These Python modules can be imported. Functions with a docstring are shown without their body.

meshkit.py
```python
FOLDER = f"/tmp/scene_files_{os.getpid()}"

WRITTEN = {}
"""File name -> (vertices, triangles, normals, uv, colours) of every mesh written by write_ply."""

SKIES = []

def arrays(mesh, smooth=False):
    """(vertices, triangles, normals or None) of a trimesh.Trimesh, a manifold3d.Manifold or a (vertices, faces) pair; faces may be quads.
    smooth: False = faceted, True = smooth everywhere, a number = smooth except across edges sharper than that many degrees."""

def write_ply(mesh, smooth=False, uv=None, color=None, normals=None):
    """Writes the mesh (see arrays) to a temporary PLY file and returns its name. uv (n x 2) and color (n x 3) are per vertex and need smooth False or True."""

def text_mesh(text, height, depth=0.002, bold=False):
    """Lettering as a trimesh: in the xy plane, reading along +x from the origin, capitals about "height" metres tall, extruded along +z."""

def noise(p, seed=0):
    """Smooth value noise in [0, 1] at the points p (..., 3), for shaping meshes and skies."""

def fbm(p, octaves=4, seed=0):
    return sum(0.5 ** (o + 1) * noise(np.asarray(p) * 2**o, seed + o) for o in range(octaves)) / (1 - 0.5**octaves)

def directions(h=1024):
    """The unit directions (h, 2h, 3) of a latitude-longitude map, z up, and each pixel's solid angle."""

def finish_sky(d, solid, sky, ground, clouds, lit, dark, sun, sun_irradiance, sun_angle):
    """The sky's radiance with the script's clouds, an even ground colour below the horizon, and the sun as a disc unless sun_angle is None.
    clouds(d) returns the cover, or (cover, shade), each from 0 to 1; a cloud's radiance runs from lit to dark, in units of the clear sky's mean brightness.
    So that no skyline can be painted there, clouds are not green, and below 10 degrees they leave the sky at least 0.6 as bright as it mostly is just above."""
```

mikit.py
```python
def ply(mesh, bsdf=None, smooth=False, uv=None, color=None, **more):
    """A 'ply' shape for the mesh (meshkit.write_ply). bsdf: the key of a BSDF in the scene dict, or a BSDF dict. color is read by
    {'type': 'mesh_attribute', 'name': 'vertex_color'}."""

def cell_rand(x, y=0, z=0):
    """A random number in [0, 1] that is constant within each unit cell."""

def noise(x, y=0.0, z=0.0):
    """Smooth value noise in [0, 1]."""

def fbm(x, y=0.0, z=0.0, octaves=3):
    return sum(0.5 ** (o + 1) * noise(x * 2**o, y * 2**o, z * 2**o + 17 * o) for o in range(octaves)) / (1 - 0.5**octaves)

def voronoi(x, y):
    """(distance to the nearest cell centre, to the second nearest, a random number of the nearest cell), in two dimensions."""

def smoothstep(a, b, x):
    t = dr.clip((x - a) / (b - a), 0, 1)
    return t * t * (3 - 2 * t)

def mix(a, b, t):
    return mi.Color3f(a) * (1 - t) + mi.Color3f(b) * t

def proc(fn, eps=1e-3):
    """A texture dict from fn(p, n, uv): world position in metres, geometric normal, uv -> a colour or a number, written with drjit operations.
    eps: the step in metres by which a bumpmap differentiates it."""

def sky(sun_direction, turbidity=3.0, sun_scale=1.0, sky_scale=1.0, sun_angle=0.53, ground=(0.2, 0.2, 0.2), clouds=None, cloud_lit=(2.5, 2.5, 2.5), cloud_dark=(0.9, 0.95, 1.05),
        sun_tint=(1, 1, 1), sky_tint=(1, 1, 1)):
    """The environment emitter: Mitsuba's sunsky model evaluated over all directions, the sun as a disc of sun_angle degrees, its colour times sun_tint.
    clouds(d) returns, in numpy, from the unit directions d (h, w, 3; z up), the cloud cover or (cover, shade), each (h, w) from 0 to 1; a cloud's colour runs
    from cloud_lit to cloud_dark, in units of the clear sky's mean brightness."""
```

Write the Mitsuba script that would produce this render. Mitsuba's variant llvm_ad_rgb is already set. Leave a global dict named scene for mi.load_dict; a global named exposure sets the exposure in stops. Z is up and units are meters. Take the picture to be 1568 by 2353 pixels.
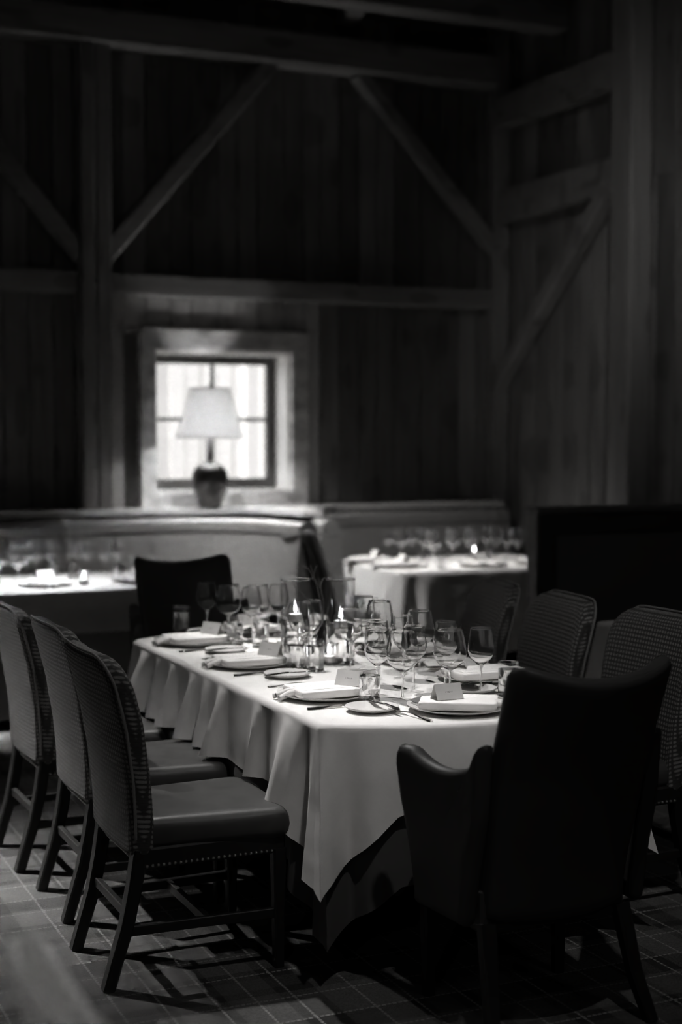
import math, random
import numpy as np, trimesh, mitsuba as mi, drjit as dr, mikit, meshkit
import manifold3d as m3
from shapely.geometry import Polygon, LineString, Point
from mikit import noise, fbm, cell_rand, smoothstep, mix
T = mi.ScalarTransform4f
PI = math.pi
scene, labels, counts = {}, {}, {}

# ---------------------------------------------------------------- camera, sky, light levels, exposure
# the room's axes: x runs along the back wall, y towards it, z up; the camera stands at the origin at eye height
exposure = 0.0
F_PX, EYE, YAW, PITCH = 3350.0, 1.58, math.radians(24.3), math.atan(176.5 / 3350.0)
look = np.array([math.sin(YAW) * math.cos(PITCH), math.cos(YAW) * math.cos(PITCH), -math.sin(PITCH)])
scene['camera'] = {'type': 'thinlens', 'fov': 2 * math.degrees(math.atan(784 / F_PX)), 'fov_axis': 'x', 'aperture_radius': 0.0165, 'focus_distance': 4.45,
                   'near_clip': 0.05, 'far_clip': 100.0,
                   'to_world': T().look_at(origin=[0, 0, EYE], target=[float(look[0]), float(look[1]), float(EYE + look[2])], up=[0, 0, 1])}
SKY, LAMP_BULB, FLAME = 36.0, 820.0, 60.0
SPOT_MAIN, SPOT_LEFT, SPOT_RIGHT, FILL_BOOTH, SPOT_AISLE, SPOT_FRONT, FILL_GLOBE = 2550.0, 112000.0, 2750.0, 15000.0, 20000.0, 900.0, 8.5
scene['sky'] = mikit.sky([-0.2, -0.5, 0.85], turbidity=4.0, sun_scale=0.0, sky_scale=SKY, ground=(0.3, 0.3, 0.3), clouds=lambda d: (np.ones(d.shape[:2]), np.zeros(d.shape[:2])),
                         cloud_lit=(1.0, 1.0, 1.0), sky_tint=(1, 1, 1))
scene['sky']['sampling_weight'] = 0.8
FILL_NEAR, SPOT_FAR, FILL_WALL = 2600.0, 2350.0, 1350.0

# ---------------------------------------------------------------- materials
W = np.array([1.0, 0.985, 0.965])                       # the photograph's faint warm toning
def rgb(g): return {'type': 'rgb', 'value': [float(x) for x in W * g]}
def col(g): return mi.Color3f(g * float(W[0]), g * float(W[1]), g * float(W[2]))
def mat(name, g, rough=0.5, **more):
    base = g if isinstance(g, dict) else rgb(g)
    scene[name] = {'type': 'twosided', 'bsdf': {'type': 'principled', 'base_color': base, 'roughness': rough, **more}}
    return name
def wood_fn(lo, hi, axis, seed, fine=90.0):
    def fn(p, n, uv):
        q = [p.x, p.y, p.z]
        a = q[axis]
        b, c = [q[i] for i in range(3) if i != axis]
        g = fbm(b * fine, c * fine, a * 2.2 + seed, 3)
        broad = fbm(b * 7 + seed, c * 7, a * 0.8, 3)
        knot = smoothstep(0.70, 0.80, noise(b * 9 + 3 * seed, c * 9, a * 3.5))
        return col(lo + (hi - lo) * dr.clip(0.55 * g + 0.75 * broad - 0.15, 0, 1)) * (1 - 0.3 * knot)
    return fn
mat('plank_dark', mikit.proc(wood_fn(0.022, 0.085, 2, 1)), 0.75, specular=0.25)
mat('plank_mid', mikit.proc(wood_fn(0.032, 0.12, 2, 5)), 0.75, specular=0.25)
mat('plank_pale', mikit.proc(wood_fn(0.05, 0.17, 2, 9)), 0.75, specular=0.25)
mat('plank_palest', mikit.proc(wood_fn(0.12, 0.40, 2, 21)), 0.75, specular=0.25)  # palest wood tone, for the lower boards around the window
mat('timber', mikit.proc(wood_fn(0.06, 0.15, 0, 3)), 0.75, specular=0.25)
mat('timber_upright', mikit.proc(wood_fn(0.06, 0.16, 2, 13)), 0.75, specular=0.25)
def casing_fn(p, n, uv):
    g = fbm(p.x * 9, p.y * 9, p.z * 14, 4)
    return col(0.30 + 0.48 * dr.clip(1.5 * g - 0.3, 0, 1))
mat('casing', mikit.proc(casing_fn), 0.6)
mat('reveal', 0.62, 0.5)
mat('sash', 0.03, 0.4)
mat('ledge_wood', 0.42, 0.35)
mat('panel_dark', 0.11, 0.5)
mat('frame_dark', 0.035, 0.4)
mat('chair_wood', 0.010, 0.45, specular=0.2)
mat('black_leather', 0.032, 0.5, specular=0.3)
def seat_fn(p, n, uv):
    return col(0.028 + 0.022 * fbm(p.x * 14, p.y * 14, p.z * 14, 3))
mat('seat_leather', mikit.proc(seat_fn), 0.42, specular=0.3)
mat('booth_leather', 0.10, 0.38, specular=0.5)
def weave(lo, hi, period):
    def fn(p, n, uv):
        a, b = dr.abs(dr.sin(uv.x * (PI / period))), dr.abs(dr.sin(uv.y * (PI / period)))
        t = smoothstep(0.35, 0.8, a * b)
        return col(lo + (hi - lo) * t) * (0.8 + 0.4 * noise(uv.x * 400, uv.y * 400))
    return fn
mat('chair_fabric', mikit.proc(weave(0.036, 0.175, 0.0155)), 0.9, specular=0.2, sheen=0.3)
mat('edge_fabric', mikit.proc(weave(0.16, 0.34, 0.0155)), 0.9, specular=0.2, sheen=0.4)
def stripes_fn(p, n, uv):
    return col(0.07 + 0.27 * smoothstep(0.2, 0.8, dr.abs(dr.sin(uv.y * (PI / 0.034)))))
mat('striped_fabric', mikit.proc(stripes_fn), 0.9, specular=0.2)
mat('piping', 0.16, 0.7)
def linen(g, d):
    def fn(p, n, uv):
        return col(g) * (1 - d + d * fbm(p.x * 18, p.y * 18, p.z * 18, 4)) * (0.96 + 0.08 * noise(p.x * 900, p.y * 900, p.z * 900))
    return fn
mat('white_linen', mikit.proc(linen(0.74, 0.12)), 0.85, specular=0.2, sheen=0.2)
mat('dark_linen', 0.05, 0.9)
mat('napkin_linen', mikit.proc(linen(0.80, 0.06)), 0.85, specular=0.2)
mat('china', 0.62, 0.22, specular=0.5)
def charger_fn(p, n, uv):
    r = dr.sqrt(uv.x * uv.x + uv.y * uv.y)
    pat = smoothstep(0.50, 0.58, fbm(uv.x * 38, uv.y * 38, 0, 3))
    band = smoothstep(0.070, 0.085, r) * (1 - smoothstep(0.143, 0.150, r))
    return col(0.55) * (1 - band * 0.62 * pat)
mat('charger_china', mikit.proc(charger_fn), 0.2, specular=0.5)
mat('card_stock', 0.56, 0.8)
def tent_fn(p, n, uv):
    w = smoothstep(0.35, 0.5, noise(uv.x * 900, uv.y * 120))
    line = (dr.abs(uv.y - 0.022) < 0.0022) & (((uv.x > -0.012) & (uv.x < -0.004)) | ((uv.x > -0.002) & (uv.x < 0.014)))
    return col(0.62) * (1 - 0.55 * dr.select(line, mi.Float(1), mi.Float(0)) * w)
mat('tent_card', mikit.proc(tent_fn), 0.8)
def menu_fn(p, n, uv):
    row = dr.abs(dr.sin(uv.y * (PI / 0.0125))) > 0.86
    wide = dr.abs(uv.x) < 0.022 + 0.018 * cell_rand(dr.floor(uv.y / 0.0125 + 0.5))
    w = smoothstep(0.3, 0.6, noise(uv.x * 500, uv.y * 80))
    ink = dr.select(row & wide & (dr.abs(uv.y) < 0.095), mi.Float(1), mi.Float(0)) * w
    return col(0.80) * (1 - 0.35 * ink)
mat('menu_print', mikit.proc(menu_fn), 0.8)
mat('silver', 0.72, 0.16, metallic=1.0)
mat('wax', 0.75, 0.5)
mat('wick', 0.01, 0.9)
mat('twig', 0.16, 0.9)
mat('brass', 0.45, 0.3, metallic=1.0)
mat('vase_glaze', 0.015, 0.2, specular=0.5)
mat('lamp_stem', 0.18, 0.4)
scene['shade_cloth'] = {'type': 'principledthin', 'base_color': rgb(0.70), 'roughness': 0.8, 'diff_trans': 0.21}
scene['thin_glass'] = {'type': 'thindielectric', 'int_ior': 1.65}
scene['thick_glass'] = {'type': 'thindielectric', 'int_ior': 2.6}
scene['tumbler_glass'] = {'type': 'thindielectric', 'int_ior': 1.8}
scene['window_glass'] = {'type': 'thindielectric', 'int_ior': 1.5}
scene['solid_glass'] = {'type': 'dielectric', 'int_ior': 1.5}
scene['water'] = {'type': 'dielectric', 'int_ior': 1.33}
mat('outside_board', 0.62, 0.9)
mat('outside_white', 0.92, 0.9)
mat('gravel', 0.55, 0.9)
mat('metal_black', 0.03, 0.5)
def carpet_fn(p, n, uv):
    x, y = p.x, p.y + 0.03
    per = 0.66
    def stripe(a, at, w):
        t = a / per - at / per
        d = dr.abs(t - dr.floor(t + 0.5)) * per
        return dr.select(d < w, mi.Float(1), mi.Float(0))
    def bands(a): return 0.5 * stripe(a, 0.11, 0.075) + 0.5 * stripe(a, 0.40, 0.10) + 0.25 * stripe(a, 0.585, 0.04)
    tw = dr.select(dr.abs((x + y) * 130 - dr.floor((x + y) * 130)) < 0.5, mi.Float(1), mi.Float(0))
    ground = 0.022 + 0.10 * (bands(x) * tw + bands(y) * (1 - tw))
    dash_x = smoothstep(0.35, 0.5, dr.abs(dr.sin(y * (PI / 0.017)))) 
    dash_y = smoothstep(0.35, 0.5, dr.abs(dr.sin(x * (PI / 0.017))))
    lx = sum(stripe(x, a, 0.0036) for a in (0.0, 0.11, 0.22, 0.40, 0.52))
    ly = sum(stripe(y, a, 0.0036) for a in (0.0, 0.165, 0.30, 0.46))
    v = dr.maximum(ground, 0.17 * dr.maximum(dr.minimum(lx, 1) * dash_x, dr.minimum(ly, 1) * dash_y))
    return col(v) * (0.75 + 0.5 * noise(x * 260, y * 260))
mat('carpet', mikit.proc(carpet_fn), 1.0, specular=0.1)

# ---------------------------------------------------------------- mesh helpers
cat = trimesh.util.concatenate
def box(x0, x1, y0, y1, z0, z1):
    m = trimesh.creation.box([x1 - x0, y1 - y0, z1 - z0]); m.apply_translation([(x0 + x1) / 2, (y0 + y1) / 2, (z0 + z1) / 2]); return m
def rbox(x0, x1, y0, y1, z0, z1, r=0.006, seg=8):
    s = m3.Manifold.sphere(r, seg)
    return tm(m3.Manifold.batch_hull([s.translate((x, y, z)) for x in (x0 + r, x1 - r) for y in (y0 + r, y1 - r) for z in (z0 + r, z1 - r)]))
def cbox(x0, x1, y0, y1, z0, z1, c=0.006):
    pts = []
    for x, sx in ((x0, 1), (x1, -1)):
        for y, sy in ((y0, 1), (y1, -1)):
            for z, sz in ((z0, 1), (z1, -1)):
                pts += [[x + sx * c, y + sy * c, z], [x + sx * c, y, z + sz * c], [x, y + sy * c, z + sz * c]]
    return trimesh.convex.convex_hull(np.array(pts))
def tm(man):
    a = man.to_mesh(); return trimesh.Trimesh(np.array(a.vert_properties[:, :3]), np.array(a.tri_verts), process=False)
def lathe(profile, n=40):
    """closed or open surface of revolution about z from (r, z) points"""
    p = np.asarray(profile, float); k = len(p); a = np.arange(n) * 2 * PI / n
    v = np.stack([p[:, None, 0] * np.cos(a), p[:, None, 0] * np.sin(a), np.repeat(p[:, 1:2], n, 1)], -1).reshape(-1, 3)
    f = []
    for i in range(k - 1):
        for j in range(n):
            q = (i * n + j, i * n + (j + 1) % n, (i + 1) * n + (j + 1) % n, (i + 1) * n + j)
            f += [q[:3], (q[0], q[2], q[3])]
    m = trimesh.Trimesh(v, f, process=False); m.merge_vertices(); m.update_faces(m.nondegenerate_faces()); return m
def smooth_profile(pts, n=24):
    from scipy.interpolate import PchipInterpolator
    p = np.asarray(pts, float); d = np.r_[0, np.cumsum(np.linalg.norm(np.diff(p, axis=0), axis=1))]
    t = np.linspace(0, d[-1], n); return np.stack([PchipInterpolator(d, p[:, 0])(t), PchipInterpolator(d, p[:, 1])(t)], 1)
def sweep(path, w, h=None, up=(0, 0, 1), sides=None, taper=None):
    """a bar along a path: rectangular w x h with chamfers, or round with 'sides'"""
    p = np.asarray(path, float); k = len(p); t = np.gradient(p, axis=0); t /= np.linalg.norm(t, axis=1, keepdims=True)
    a = np.cross(t, np.asarray(up, float)); a /= np.linalg.norm(a, axis=1, keepdims=True); b = np.cross(a, t)
    if sides:
        ang = np.arange(sides) * 2 * PI / sides; ring = np.stack([np.cos(ang), np.sin(ang)], 1) * w
    else:
        x, y, c = w / 2, h / 2, min(w, h) * 0.14
        ring = np.array([(x, -y + c), (x, y - c), (x - c, y), (-x + c, y), (-x, y - c), (-x, -y + c), (-x + c, -y), (x - c, -y)])
    sc = np.ones(k) if taper is None else np.asarray(taper, float)
    m = len(ring)
    v = p[:, None] + sc[:, None, None] * (ring[None, :, :1] * a[:, None] + ring[None, :, 1:] * b[:, None])
    f = []
    for i in range(k - 1):
        for j in range(m):
            q = (i * m + j, i * m + (j + 1) % m, (i + 1) * m + (j + 1) % m, (i + 1) * m + j)
            f += [(q[0], q[1], q[2]), (q[0], q[2], q[3])]
    f += [(0, j + 1, j) for j in range(1, m - 1)] + [((k - 1) * m, (k - 1) * m + j, (k - 1) * m + j + 1) for j in range(1, m - 1)]
    mesh = trimesh.Trimesh(v.reshape(-1, 3), np.array(f)[:, ::-1], process=False)
    if mesh.volume < 0: mesh.invert()
    return mesh
def resample(pts, n, closed=True):
    p = np.asarray(pts, float)
    if closed: p = np.vstack([p, p[:1]])
    d = np.r_[0, np.cumsum(np.linalg.norm(np.diff(p, axis=0), axis=1))]
    t = np.linspace(0, d[-1], n, endpoint=not closed)
    return np.stack([np.interp(t, d, p[:, i]) for i in range(p.shape[1])], 1)
def pillow(outline, thick, edge, bend, n=72, center=None, rings=(0, .2, .4, .6, .75, .85, .92, .965, .99, 1.0)):
    """a soft-edged slab over a star-shaped 2-D outline; bend(a, b, t) -> xyz. Returns mesh, uv"""
    B = resample(outline, n); c = B.mean(0) if center is None else np.asarray(center, float)
    V, UV, idx = [], [], {}
    for side in (1, -1):
        for k, r in enumerate(rings):
            P = c + r * (B - c); d = (1 - r) * np.linalg.norm(B - c, axis=1)
            q = np.clip(d / edge, 0, 1); t = thick / 2 * np.sqrt(1 - (1 - q) ** 2)
            if side < 0 and k == len(rings) - 1: idx[side, k] = idx[1, k]; continue
            idx[side, k] = len(V) * 0 + sum(len(x) for x in V)
            arc = edge * q if thick < .02 else (PI / 2 - np.arcsin(1 - q)) * math.sqrt((edge ** 2 + thick ** 2 / 4) / 2)
            full = PI / 2 * math.sqrt((edge ** 2 + thick ** 2 / 4) / 2) if thick >= .02 else edge
            V.append(bend(P[:, 0], P[:, 1], side * t)); UV.append(P + (B - c) / np.linalg.norm(B - c, axis=1, keepdims=True) * (np.where(q < 1, full - arc, 0) * 0 + np.where(q < 1, (full - edge) * (1 - q) ** .5, 0))[:, None])
    V, UV = np.vstack(V), np.vstack(UV); f = []
    for side in (1, -1):
        for k in range(len(rings) - 1):
            i0, i1 = idx[side, k], idx[side, k + 1]
            for j in range(n):
                jn = (j + 1) % n
                q = [(i0 + j, i1 + j, i1 + jn), (i0 + j, i1 + jn, i0 + jn)]
                f += q if side > 0 else [x[::-1] for x in q]
    m = trimesh.Trimesh(V, f, process=False)
    if m.volume < 0: m.invert()
    return m, UV
def rounded(pts, r): 
    return np.array(Polygon(pts).buffer(-r).buffer(r, 12).exterior.coords)[:-1]

# ---------------------------------------------------------------- scene helpers
def key_for(name, parent=None):
    k = name if parent is None else parent + '__' + name
    n = counts.get(k, 0); counts[k] = n + 1
    return k if n == 0 else f'{k}_{n:03d}'
def shape(mesh, m, smooth=False, uv=None): return mikit.ply(mesh, m, smooth=smooth, uv=uv)
def tag(k, label=None, category=None, group=None, kind=None):
    d = {a: b for a, b in (('label', label), ('category', category), ('group', group), ('kind', kind)) if b}
    if d: labels[k] = d
    return k
def put(name, sh, parent=None, to=None, label=None, category=None, group=None, kind=None):
    k = key_for(name, parent); scene[k] = {**sh, 'to_world': to} if to is not None else dict(sh)
    return tag(k, label, category, group, kind)
def thing(name, label, category, group=None, kind=None): return tag(key_for(name), label, category, group, kind)
def place(name, parts, to, label, category, group=None):
    k = thing(name, label, category, group)
    made = {}
    for path, sh in parts:
        up, _, leaf = path.rpartition('/')
        made[path] = put(leaf.split('#')[0], sh, made[up] if up else k, to)
    return k
def at(x, y, z=0.0, rot=0.0, s=1.0): return T().translate([float(x), float(y), float(z)]).rotate([0, 0, 1], float(rot)).scale(float(s))

# ---------------------------------------------------------------- the room
YB, XR = 9.45, 5.57                                        # planes of the back wall and the right wall
WX0, WX1, WZ0, WZ1 = 2.90, 3.88, 1.19, 2.15                # window opening
CX0, CX1, CZ1 = 2.785, 4.005, 2.297                        # outside of its casing
put('floor', shape(box(-6, 10, -6, 9.5, -0.1, 0), 'carpet'), kind='structure', label='dark plaid carpet with thin pale dashed lines')
wb = cat([box(-6, WX0, YB + .03, YB + .33, 0, 4.9), box(WX1, 6, YB + .03, YB + .33, 0, 4.9), box(WX0, WX1, YB + .03, YB + .33, 0, WZ0), box(WX0, WX1, YB + .03, YB + .33, WZ1, 4.9)])
put('wall_back', shape(wb, 'frame_dark'), kind='structure')
put('wall_right', shape(box(XR + .03, XR + .3, -6, 9.8, 0, 8), 'frame_dark'), kind='structure')
put('wall_left', shape(box(-6.2, -6, -6, 9.8, 0, 8), 'plank_dark'), kind='structure')
put('wall_front', shape(box(-6.2, 6, -6.2, -6, 0, 8.5), 'plank_dark'), kind='structure')
def roof_z(y): return 4.60 + 0.25 * (YB - y)
deck = np.array([(9.9, roof_z(9.9)), (-6.3, roof_z(-6.3)), (-6.3, roof_z(-6.3) + .15), (9.9, roof_z(9.9) + .15)])
m = trimesh.creation.extrude_polygon(Polygon(deck), 12.6); m.vertices = np.stack([m.vertices[:, 2] - 6.4, m.vertices[:, 0], m.vertices[:, 1]], 1)
if m.volume < 0: m.invert()
put('ceiling', shape(m, 'plank_dark'), kind='structure')
rng = random.Random(4)
for i in range(9):                                          # the roof boards over the visible end
    y1 = 9.6 - i * 0.24; y0 = y1 - 0.232
    q = cbox(-1.5, 5.55, -0.116, 0.116, -.024, 0, .004)
    q.apply_transform(trimesh.transformations.rotation_matrix(-math.atan(.25), [1, 0, 0])); q.apply_translation([0, (y0 + y1) / 2, roof_z((y0 + y1) / 2) - .004])
    put('roof_board', shape(q, rng.choice(['plank_dark', 'plank_mid'])), 'ceiling')
mats3 = ['plank_dark', 'plank_dark', 'plank_mid', 'plank_mid', 'plank_pale']
x = 0.9
while x < XR:                                               # vertical boards of the back wall, below and above the girt
    w = rng.uniform(.12, .21); x1 = min(x + w, XR)
    for z0, z1 in ((0.0, 2.52), (2.52, 4.5)):
        mm = rng.choice(mats3); d = rng.uniform(.018, .03)
        if z0 == 0 and x1 > 2.5 and x < 4.03: mm = 'plank_palest'
        spans = [(z0, z1)]
        if z0 == 0 and x1 > CX0 + .05 and x < CX1 - .05: spans = [(0, 1.06), (CZ1 - .03, z1)]
        for a, b in spans:
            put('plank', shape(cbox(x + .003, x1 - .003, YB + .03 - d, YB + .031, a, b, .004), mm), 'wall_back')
    x = x1
y = 5.2
while y < YB:
    w = rng.uniform(.13, .22); y1 = min(y + w, YB)
    for z0, z1 in ((0, 3.2), (3.2, 5.9)):
        d = rng.uniform(.018, .03)
        put('plank', shape(cbox(XR + .03 - d, XR + .031, y + .003, y1 - .003, z0, z1, .004), rng.choice(mats3[1:] + ['plank_pale'])), 'wall_right')
    y = y1

# the window
w1 = thing('window_1', 'small square window with dark sash and broad pale wooden casing', None, kind='structure')
for q in (cbox(CX0, CX1, YB - .035, YB + .06, WZ1, CZ1), cbox(CX0, WX0, YB - .035, YB + .06, 1.0, WZ1), cbox(WX1, CX1, YB - .035, YB + .06, 1.0, WZ1), cbox(WX0, WX1, YB - .035, YB + .06, 1.0, WZ0)):
    put('casing_board', shape(q, 'casing'), w1)
for q in (box(WX0, WX0 + .015, YB + .02, YB + .33, WZ0, WZ1), box(WX1 - .015, WX1, YB + .02, YB + .33, WZ0, WZ1), box(WX0, WX1, YB + .02, YB + .33, WZ1 - .015, WZ1), box(WX0, WX1, YB + .02, YB + .33, WZ0, WZ0 + .015)):
    put('reveal_board', shape(q, 'reveal'), w1)
S0, S1 = YB + .255, YB + .30
for q in (cbox(WX0 + .015, WX0 + .075, S0, S1, WZ0 + .015, WZ1 - .015), cbox(WX1 - .075, WX1 - .015, S0, S1, WZ0 + .015, WZ1 - .015), cbox(WX0 + .075, WX1 - .075, S0, S1, WZ1 - .075, WZ1 - .015), cbox(WX0 + .075, WX1 - .075, S0, S1, WZ0 + .015, WZ0 + .085)):
    put('sash_rail', shape(q, 'sash'), w1)
xm, zm = 3.40, 1.69
put('glazing_bar', shape(cbox(xm - .012, xm + .012, S0 + .01, S1 - .005, WZ0 + .085, WZ1 - .075, .003), 'sash'), w1)
for a, b in ((WX0 + .075, xm - .009), (xm + .009, WX1 - .075)):
    put('glazing_bar', shape(cbox(a, b, S0 + .01, S1 - .005, zm - .012, zm + .012, .003), 'sash'), w1)
    for c, d in ((WZ0 + .085, zm - .009), (zm + .009, WZ1 - .075)):
        g = trimesh.Trimesh([[a, S0 + .025, c], [b, S0 + .025, c], [b, S0 + .025, d], [a, S0 + .025, d]], [[0, 1, 2], [0, 2, 3]], process=False)
        put('pane', shape(g, 'window_glass'), w1)

# timbers
def brace(p, q, w, d, m='timber'): return sweep([p, (np.array(p) + q) / 2, q], w, d, up=(0, 1, 0) if abs(p[1] - q[1]) < .01 else (1, 0, 0))
def timber(name, mesh, label, c, m='timber', group=None): return put(name, shape(mesh, m), label=label, category=c, group=group)
pk = thing('timber_post', 'square rough timber post on the wall left of the window', 'post')
put('post_half', shape(cbox(2.355, 2.452, YB - .19, YB - .001, 0, 4.09, .012), 'timber_upright'), pk)
put('post_half', shape(cbox(2.462, 2.565, YB - .17, YB - .001, 0, 4.09, .012), 'timber_upright'), pk)
timber('timber_post', cbox(5.44, 5.57, YB - .13, YB - .001, 0, 4.58, .012), 'dark timber post in the far corner of the room', 'post', 'timber_upright')
timber('timber_post', cbox(XR - .16, XR - .001, 7.60, 7.83, 0, 4.85, .012), 'broad timber post on the right wall behind the dark partition', 'post', 'timber_upright')
timber('timber_girt', cbox(-.5, 2.355, YB - .12, YB - .001, 2.50, 2.64, .01), 'horizontal timber girt left of the post', 'beam')
timber('timber_girt', cbox(2.565, 5.44, YB - .12, YB - .001, 2.50, 2.64, .01), 'horizontal timber girt above the window between the posts', 'beam')
timber('timber_plate', cbox(-.5, 5.44, YB - .22, YB - .001, 4.09, 4.30, .012), 'long timber plate running along the top of the window wall', 'beam')
timber('timber_purlin', cbox(0, 5.5, 8.45, 8.63, 4.30, 4.46, .012), 'timber purlin under the roof above the long wall plate', 'beam')
timber('timber_brace', brace((2.53, YB - .08, 2.74), (3.70, YB - .08, 4.10), .12, .12), 'diagonal timber brace rising right from the post beside the window', 'brace')
timber('timber_brace', brace((2.38, YB - .08, 2.74), (1.30, YB - .08, 4.00), .12, .12), 'diagonal timber brace rising left from the post beside the window', 'brace')
timber('timber_brace', brace((5.47, YB - .08, 2.93), (4.36, YB - .08, 4.10), .11, .12), 'diagonal timber brace falling right to the far corner post', 'brace')
timber('timber_brace', brace((XR - .07, 9.38, 1.93), (XR - .07, 7.94, 3.18), .12, .12, 'timber'), 'diagonal timber brace on the right wall above the dark partition', 'brace', 'timber_upright')
timber('timber_rail', cbox(XR - .12, XR - .001, 7.83, 9.32, 3.13, 3.36, .012), 'lower horizontal timber on the right wall', 'beam')
timber('timber_rail', cbox(XR - .14, XR - .001, 7.83, 9.32, 3.80, 4.03, .012), 'upper horizontal timber on the right wall', 'beam')
for xr in (1.3, 2.75, 4.2):
    q = cbox(xr, xr + .13, -.0, 5.2, 0, .17, .01); q.apply_translation([0, -5.2, -.17])
    q.apply_transform(trimesh.transformations.rotation_matrix(-math.atan(.25), [1, 0, 0])); q.apply_translation([0, 9.4, roof_z(9.4) - .035])
    put('timber_rafter', shape(q, 'timber'), label={1.3: 'sloping timber rafter at the upper left', 2.75: 'sloping timber rafter over the middle of the window wall', 4.2: 'sloping timber rafter at the upper right'}[xr], category='rafter', group='roof rafters')
timber('timber_tie_beam', cbox(-6, 5.55, 6.11, 6.28, 5.16, 5.36, .012), 'tie beam that carries the spotlights over the long table', 'beam')

# shelf ledge behind the booths
lp = Polygon([(-0.5, 9.03), (3.28, 9.03), (3.46, 8.92), (3.60, 8.55), (3.74, 8.55), (3.82, 9.0), (4.1, 9.16), (5.44, 9.16), (5.44, 9.43), (-0.5, 9.43)]).buffer(-.01).buffer(.01)
m = trimesh.creation.extrude_polygon(lp, .035, engine='earcut'); m.apply_translation([0, 0, 1.062])
put('wall_shelf', shape(m, 'ledge_wood'), label='pale wooden ledge behind the booths under the window', category='shelf')

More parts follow.
